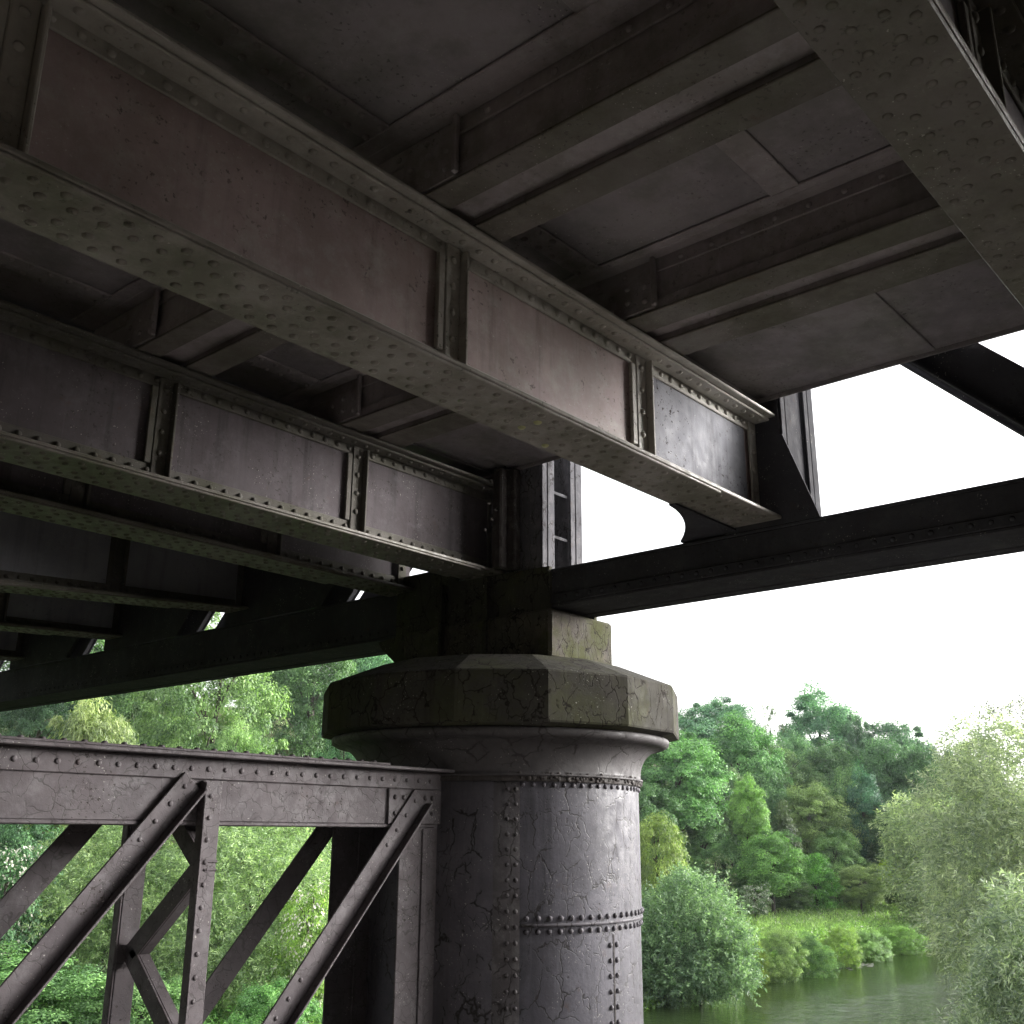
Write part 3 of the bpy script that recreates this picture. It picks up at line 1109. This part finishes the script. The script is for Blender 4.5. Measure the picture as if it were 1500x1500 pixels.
T('tree', 'tree', 'deep shade tree under the rounded dark tree beside the willow', 1322, 96, 1160, 80, 'broad', (.03, .055, .03), .05, W)
# front of the wood
T('tree', 'tree', 'tall grey-green tree with dark hollows in front of the layered tree', 1050, 94, 1118, 110, 'fine', (.065, .10, .05), .1, W)
T('weeping_tree', 'tree', 'yellowish weeping tree against the right side of the column shaft', 965, 70, 1182, 105, 'droop', (.11, .15, .045), .05, None)
T('tree', 'tree', 'narrow bright lime tree top in the middle of the wood', 1098, 82, 1142, 62, 'broad', G_LIME, .45, W)
T('tree', 'tree', 'bright green tree with fan-shaped sprays above the meadow', 1126, 80, 1212, 96, 'broad', (.085, .165, .05), .1, W)
T('tree', 'tree', 'dark ivy-covered stump tree right of the bright lime top', 1152, 86, 1176, 48, 'cone', (.035, .05, .025), .05, W)
T('tree', 'tree', 'pale olive spreading tree in the centre of the wood', 1188, 96, 1140, 115, 'fine', (.10, .145, .055), .15, W)
T('tree', 'tree', 'olive-brown round tree in front of the dark trees', 1260, 101, 1168, 95, 'fine', (.09, .105, .048), .0, W)
T('ivy_mound', 'tree', 'vivid green ivy-covered cone at the back of the meadow', 1190, 86, 1240, 66, 'cone', (.06, .15, .03), .0, W)
T('shrub', 'shrub', 'pale green loose shrub right of the vivid ivy cone', 1252, 88, 1262, 88, 'fine', (.11, .15, .06), .05, W)
T('shrub', 'shrub', 'bush with yellow-green top and dark base before the willow', 1318, 93, 1242, 66, 'broad', (.18, .25, .02), .3, W)
T('shrub', 'shrub', 'dark rounded lower bush under the yellow-green topped one', 1322, 92, 1282, 76, 'fine', (.045, .07, .03), .0, W)
T('hawthorn', 'shrub', 'white-flowered bush at the back of the meadow', 1098, 77, 1290, 50, 'blossom', (.08, .12, .07), .0, None)
T('bare_shrub', 'shrub', 'pale shrub with bare twigs above the round riverside bush', 1046, 78, 1245, 70, 'feather', (.10, .13, .07), .05, None)
T('tree', 'tree', 'mid green low tree behind the pale twiggy shrub', 1065, 82, 1225, 80, 'broad', (.06, .115, .045), .0, W)
T('shrub', 'shrub', 'low dark shrub at the foot of the bright fan-leaved tree', 1150, 83, 1285, 60, 'broad', (.05, .085, .03), .0, W)
T('tree', 'tree', 'dark tree standing behind the weeping tree and the column', 935, 84, 1130, 110, 'broad', (.05, .1, .04), .05, W)
# left of the column, seen between truss and bracing and above
T('tree', 'tree', 'light blue-green tree against the left side of the capital', 560, 84, 935, 130, 'broad', (.075, .15, .085), .1, W)
T('tree', 'tree', 'dark green hollow-looking tree between the light green and blue-green trees', 445, 78, 900, 160, 'fine', (.045, .085, .035), .1, W)
T('tree', 'tree', 'light green bushy tree, largest in the gap above the bracing girder', 295, 58, 885, 200, 'fine', (.09, .14, .06), .1, W)
T('tree', 'tree', 'fresh green tree low in front of the largest light tree', 330, 52, 1040, 120, 'fine', (.09, .145, .06), .1, W)
T('weeping_tree', 'tree', 'yellowish drooping tree left in the gap above the bracing girder', 118, 50, 1008, 165, 'droop', (.125, .155, .072), .05, None)
T('tree', 'tree', 'dark evergreen at the far left above the bracing girder', 30, 60, 985, 130, 'fine', (.03, .06, .032), .05, W)
T('tree', 'tree', 'shaded tree behind the yellowish drooping one', 195, 66, 930, 140, 'broad', (.055, .10, .04), .1, W)
T('tree', 'tree', 'blue-green tree low beside the capital moulding', 505, 62, 1040, 110, 'broad', (.055, .12, .06), .05, W)
T('tree', 'tree', 'tall tree far left beyond the bridge truss', 60, 80, 900, 160, 'broad', (.07, .13, .05), .1, W)
T('tree', 'tree', 'tree directly behind the column', 680, 88, 960, 150, 'broad', (.06, .12, .05), .05, W)
T('tree', 'tree', 'lower tree behind the column shaft', 700, 72, 1100, 150, 'broad', (.06, .12, .045), .05, W)
T('shrub', 'shrub', 'dark green shrub seen below the bracing girder at the far left', 30, 46, 1150, 120, 'broad', (.04, .085, .04), .0, None)
T('hawthorn', 'shrub', 'hawthorn in white blossom at the left edge below the bracing girder', 25, 38, 1205, 130, 'blossom', (.05, .10, .05), .0, None)
T('elder_bush', 'shrub', 'elder with cream flower heads beside the dark end of the bracing', 462, 36, 1270, 105, 'blossom', (.10, .16, .04), .0, None)
T('shrub', 'shrub', 'fresh green low shrub at the bottom left corner', 60, 34, 1395, 200, 'broad', (.085, .16, .06), .0, None)
T('shrub', 'shrub', 'bright leafy shrub at the bottom beside the bracing foot', 415, 33, 1430, 130, 'broad', (.085, .17, .06), .0, None)
T('shrub', 'shrub', 'green shrub behind the lattice bracing near the bottom', 230, 33, 1420, 150, 'broad', (.085, .15, .06), .0, None)
T('shrub', 'shrub', 'deep green bush behind the front of the elder', 500, 46, 1200, 110, 'broad', (.05, .11, .04), .0, None)


for px, d, top, wp, kd, col, lab in (
        (1020, 100, 1095, 90, 'fine', (.07, .13, .055), 'soft green tree between the capital and the layered tree'),
        (1120, 97, 1110, 90, 'broad', (.065, .125, .055), 'mid green tree behind the narrow lime top'),
        (1180, 112, 1062, 90, 'fine', (.06, .115, .06), 'blue-green tree filling the dip left of the tallest dome'),
        (1245, 100, 1120, 90, 'broad', (.07, .125, .05), 'green tree right of the pale olive one'),
        (1340, 112, 1070, 80, 'fine', (.045, .09, .05), 'dark tree filling the slope of the skyline'),
        (1400, 124, 1092, 80, 'broad', (.045, .085, .05), 'last dark tree of the slope behind the willow'),
        (1300, 98, 1190, 95, 'broad', (.05, .09, .04), 'shaded tree between the olive-brown tree and the whitish willow'),
        (1030, 88, 1190, 90, 'broad', (.06, .115, .045), 'shaded green tree behind the pale twiggy shrub'),
        (1075, 90, 1235, 80, 'fine', (.055, .10, .04), 'dark bushy tree left of the fan-leaved tree'),
        (1150, 92, 1235, 90, 'fine', (.055, .095, .04), 'dark bushy tree between the fan-leaved tree and the ivy cone'),
        (1222, 92, 1215, 80, 'broad', (.075, .13, .05), 'green bushy tree right of the vivid ivy cone'),
        (1295, 95, 1262, 70, 'fine', (.06, .10, .04), 'low dark bush behind the yellow-topped one'),
        (985, 84, 1245, 90, 'broad', (.06, .115, .045), 'green tree low behind the round riverside bush'),
        (430, 100, 872, 190, 'broad', (.055, .105, .05), 'large dark tree behind the hollow-looking one'),
        (545, 100, 925, 150, 'broad', (.065, .12, .06), 'tall tree behind the light blue-green one')):
    T('tree', 'tree', lab, px, d, top, wp, kd, col, 0, W)
for i, (px, d, top, wp) in enumerate(((610, 96, 960, 150), (760, 104, 990, 170), (840, 112, 1010, 150), (905, 116, 1025, 130), (790, 82, 1100, 150), (870, 86, 1110, 150), (640, 74, 1110, 150))):
    T('tree', 'tree', 'leafy tree of the wooded slope hidden behind the round column', px, d, top, wp, ('broad', 'fine')[i % 2], (.065 + .01 * (i % 3), .115 + .012 * (i % 4), .05), 0, W)


# narrow-leaved sallows and willows: sprays of real leaves
def spray_crown(name, blobs, nspr, per, leafL, leafW, twig, seed, droop=.25, up=.25, shell=.45):
    r = np.random.default_rng(seed)
    tot = sum(b[3] * b[3] for b in blobs)
    Ps, Ts = [], []
    for (cx, cy, cz, br, sz) in blobs:
        k = int(nspr * br * br / tot)
        d = unit(r.normal(size=(k, 3)))
        q = r.uniform(shell, 1.0, k) ** .6
        base = np.array([cx, cy, cz]) + d * (br * q)[:, None] * np.array([1, 1, sz])
        lump = .5 * np.sin(base[:, 0] * 2.3) * np.sin(base[:, 1] * 2.1 + 1) * np.sin(base[:, 2] * 2.0)
        base += d * (lump * .5)[:, None]
        dr = unit(d * .8 + np.array([0, 0, up]) + r.normal(size=(k, 3)) * .45)
        tl = twig * r.uniform(.6, 1.3, k)
        ph = r.uniform(0, 6, 3)
        Ts.append(np.repeat(np.clip(.5 + .4 * np.sin(base[:, 0] * 3.1 + ph[0]) * np.sin(base[:, 2] * 2.7 + ph[1]) * np.sin(base[:, 1] * 2.9 + ph[2]) + r.normal(size=k) * .22, 0, 1), per))
        ii = np.repeat(np.arange(k), per)
        t = np.tile(np.linspace(.1, 1, per), k)
        p = base[ii] + dr[ii] * (tl[ii] * t)[:, None]
        p[:, 2] -= droop * tl[ii] * t ** 2
        side = unit(np.cross(dr[ii], r.normal(size=(len(ii), 3))))
        ax = unit(dr[ii] * .8 + side * .9 + np.array([0, 0, -.25]))
        nr = unit(np.cross(ax, r.normal(size=(len(ii), 3)))) + np.array([0, 0, .5])
        Lq = leafL * r.uniform(.6, 1.3, len(ii))
        Ps.append(leaf_quads(p + ax * (Lq * .5)[:, None], nr, Lq, leafW * r.uniform(.7, 1.3, len(ii)), ax))
    return quads_mesh(name, np.concatenate(Ps), [M_LEAF], None, np.concatenate(Ts))


def P3(px, py, d):
    q = ray(px, py) * d
    return np.array([q[0], q[1], q[2]])


def willow(name, cat, label, px, d, blobs, col, nspr, per, leafL, leafW, twig, seed, group=None, **kw):
    b0 = P3(px, 1220, d)
    zg = gz(b0[0], b0[1]) - .1
    o = empty(name, (b0[0], b0[1], zg), label, cat, group)
    bl = []
    for (qx, qy, dd, rpx, sz) in blobs:
        c_ = P3(qx, qy, dd) - np.array([b0[0], b0[1], zg])
        bl.append((*c_, rpx * dd / F, sz))
    me = spray_crown('crown', bl, nspr, per, leafL, leafW, twig, seed, **kw)
    c_ = bpy.data.objects.new('crown', me)
    C.objects.link(c_)
    c_.parent = o
    c_.color = (*[q * LF for q in col], 1)
    t = bpy.data.objects.new('trunk', TRUNKS[seed % 3])
    C.objects.link(t)
    t.parent = o
    top = max(b[2] + b[3] * b[4] * .6 for b in bl)
    t.scale = (min(1.6, top * .3),) * 2 + (top,)
    return o


willow('willow', 'tree', 'big pale grey-green willow filling the right edge over the river', 1470, 31,
       [(1452, 1120, 31, 62, 1.0), (1500, 1175, 31, 90, 1.0), (1425, 1200, 30, 68, 1), (1415, 1265, 31, 48, 1), (1470, 1290, 30, 95, 1), (1420, 1345, 31, 42, .9),
        (1465, 1390, 29, 62, 1), (1540, 1400, 29, 95, 1), (1468, 1465, 29, 38, .8), (1510, 1500, 28.5, 70, 1), (1550, 1280, 31, 90, 1.1), (1490, 1560, 28, 50, 1), (1550, 1550, 28, 100, 1),
        (1415, 1160, 31, 45, 1)],
       (.14, .165, .12), 9500, 12, .15, .026, .5, 31)
willow('willow', 'tree', 'silvery lower willow in the bottom right corner before the big one', 1490, 24,
       [(1535, 1380, 24, 40, 1.1), (1510, 1450, 23.5, 50, 1), (1525, 1400, 23, 70, 1.2), (1515, 1530, 23, 80, 1)],
       (.135, .165, .122), 2600, 12, .15, .028, .45, 32)
willow('slender_tree', 'tree', 'sparse feathery tree showing its twigs above the willow at the right edge', 1485, 36,
       [(1475, 1075, 36, 35, 1.1), (1505, 1085, 36, 45, 1.2), (1450, 1060, 36, 16, 1), (1500, 1160, 36, 50, 1.5)],
       (.09, .095, .10), 520, 8, .13, .05, .6, 33, up=.6)
willow('willow', 'tree', 'whitish loose willow bush between the dark hollow and the big willow', 1340, 86,
       [(1345, 1215, 86, 45, .9), (1375, 1240, 86, 55, 1), (1350, 1285, 85, 38, 1), (1395, 1310, 84, 45, 1), (1330, 1245, 86, 25, 1), (1410, 1375, 82, 45, .9), (1365, 1345, 84, 30, 1)],
       (.15, .185, .11), 3800, 10, .34, .09, 1.0, 34)
willow('sallow_bush', 'shrub', 'large rounded blue-green sallow bush at the water edge beside the column', 1015, 50.5,
       [(1012, 1365, 50.5, 72, .95), (975, 1380, 50, 60, 1), (1052, 1390, 50.5, 46, 1), (1000, 1415, 50, 55, .7), (950, 1420, 50, 45, .9), (1068, 1418, 50, 28, .8), (1015, 1320, 51, 34, 1), (920, 1400, 50, 50, 1), (960, 1436, 49.5, 40, .5), (1010, 1436, 49.5, 50, .45), (1062, 1432, 49.5, 40, .5)],
       (.10, .15, .09), 7600, 12, .17, .06, .62, 35, droop=.1, up=.7)
willow('sallow', 'shrub', 'big pale yellow-green sallow behind the right half of the lattice bracing', 380, 40,
       [(370, 1240, 41, 85, .8), (430, 1235, 42, 55, .8), (340, 1310, 39, 90, .9), (410, 1330, 39, 80, .9), (310, 1395, 37, 75, .8), (390, 1420, 37, 75, .8), (440, 1390, 38, 60, .8)],
       (.13, .18, .092), 7500, 12, .16, .035, .5, 36)
willow('sallow', 'shrub', 'big pale yellow-green sallow behind the left half of the lattice bracing', 170, 40,
       [(150, 1275, 41, 80, .8), (220, 1250, 42, 75, .8), (240, 1330, 39, 75, .9), (110, 1330, 39, 60, .9), (190, 1380, 38, 75, .8), (80, 1370, 38, 55, .8), (250, 1400, 38, 60, .8)],
       (.125, .175, .088), 7500, 12, .16, .035, .5, 37)


# bank and meadow cover
def cover(name, label, x0, x1, y0, y1, nm, per, seed, tall, col, leafL=.2, leafW=.06, fl=.0):
    r = np.random.default_rng(seed)
    X = r.uniform(x0, x1, nm)
    Y = y0 + (y1 - y0) * r.uniform(0, 1, nm) ** 1.3
    Z = np.array([gz(a, b) for a, b in zip(X, Y)])
    ok = Z > -7.15
    X, Y, Z = X[ok], Y[ok], Z[ok]
    k = len(X)
    mr = r.uniform(.35, 1.15, k)
    ii = np.repeat(np.arange(k), per)
    d = unit(r.normal(size=(len(ii), 3)))
    d[:, 2] = np.abs(d[:, 2])
    p = np.stack([X, Y, Z], 1)[ii] + d * (mr[ii] * r.uniform(.4, 1, len(ii)) ** .5)[:, None] * np.array([1, 1, tall])
    ax = unit(d * .5 + np.array([0, 0, .9]) + r.normal(size=d.shape) * .5)
    P = leaf_quads(p, d + r.normal(size=d.shape) * .5, leafL * r.uniform(.6, 1.5, len(ii)), leafW * r.uniform(.7, 1.4, len(ii)), ax)
    mi = (r.random(len(ii)) < fl).astype(int)
    me = quads_mesh(name, P, [M_LEAF, M_BLOS], mi, r.uniform(0, 1, k)[ii])
    o = bpy.data.objects.new(name, me)
    C.objects.link(o)
    o.color = (*[q * LF for q in col], 1)
    return tag(o, label, 'ground cover', None, 'stuff')


cover('bank_vegetation', 'lush nettles and grasses hanging over the far river bank', 22, 92, 26.8, 30.6, 3200, 75, 51, .85, (.10, .17, .045), .2, .06, .015)
cover('meadow_grass', 'pale tall meadow grass with white flower heads on top of the far bank', 30, 100, 29, 38, 1500, 60, 52, .75, (.13, .20, .065), .3, .035, .03)
cover('undergrowth', 'green undergrowth on the far bank left of the column', 0, 34, 26, 44, 1400, 60, 53, 1.1, (.07, .15, .04))
B = 'bushes along the far river bank'
for px, d, top, wp, col, lab in (
        (1125, 58, 1352, 80, (.11, .16, .06), 'light green bank bush right beside the round sallow'),
        (1165, 61, 1360, 95, (.065, .115, .045), 'dark green bank bush in the middle of the bank'),
        (1215, 66, 1350, 85, (.115, .17, .045), 'yellow-green bank bush right of the dark one'),
        (1262, 70, 1358, 100, (.085, .15, .045), 'fresh green bank bush above the muddy edge'),
        (1308, 74, 1350, 80, (.09, .16, .04), 'last bright bank bush before the willow'),
        (1095, 57, 1372, 40, (.12, .16, .04), 'small yellow-green bush hugging the round sallow')):
    plant('bank_bush', 'bush', lab, px, d, top, wp, 'fine', col, 0, B, .55, trunk=False)
# pale foam drifting along the bank
mb = MB()
r0 = random.Random(5)
for i in range(70):
    u = r0.random()
    px, py = 1178 + 100 * u + r0.uniform(-6, 6), 1426 - 14 * u + r0.gauss(0, 1.6)
    if i > 58:
        px, py = r0.uniform(1105, 1140), r0.uniform(1434, 1438)
    L, wd = r0.uniform(.15, .75), r0.uniform(.05, .16)
    q = ray(px, py)
    k = -7 / q[2]
    cx, cy = q[0] * k, q[1] * k
    poly = [(cx + L * .5 * math.cos(t) * r0.uniform(.6, 1.1), cy + wd * math.sin(t) * r0.uniform(.5, 1.2), -6.998) for t in [j * 6.283 / 14 for j in range(14)]]
    mb.prism(poly, (0, 0, 1), .004)
n = N('river_foam')
mf = n.done(n.mix(n.ramp(n.noise(4, 6, .7), .4, .6), (.22, .22, .2), (.09, .10, .06)), .8, None, .2)
tag(mb.build('river_foam', mf, None, (50, 28, -7)), 'thin pale foam drifting on the river along the far bank', 'foam', None, 'stuff')

# thin river haze
n = N('air_haze')
for nd in list(n.t.nodes):
    if nd.type in ('BSDF_PRINCIPLED',):
        n.t.nodes.remove(nd)
pv = n.t.nodes.new('ShaderNodeVolumePrincipled')
pv.inputs['Density'].default_value = .0002
pv.inputs['Color'].default_value = (.86, .93, .97, 1)
n.t.links.new(pv.outputs[0], n.o.inputs['Volume'])
mb = MB()
mb.add([(x, y, z) for z in (-9.5, 45) for y in (-155, 605) for x in (-125, 605)],
       [[0, 2, 3, 1], [4, 5, 7, 6], [0, 1, 5, 4], [2, 6, 7, 3], [0, 4, 6, 2], [1, 3, 7, 5]])
tag(mb.build('haze', n.m), kind='stuff')
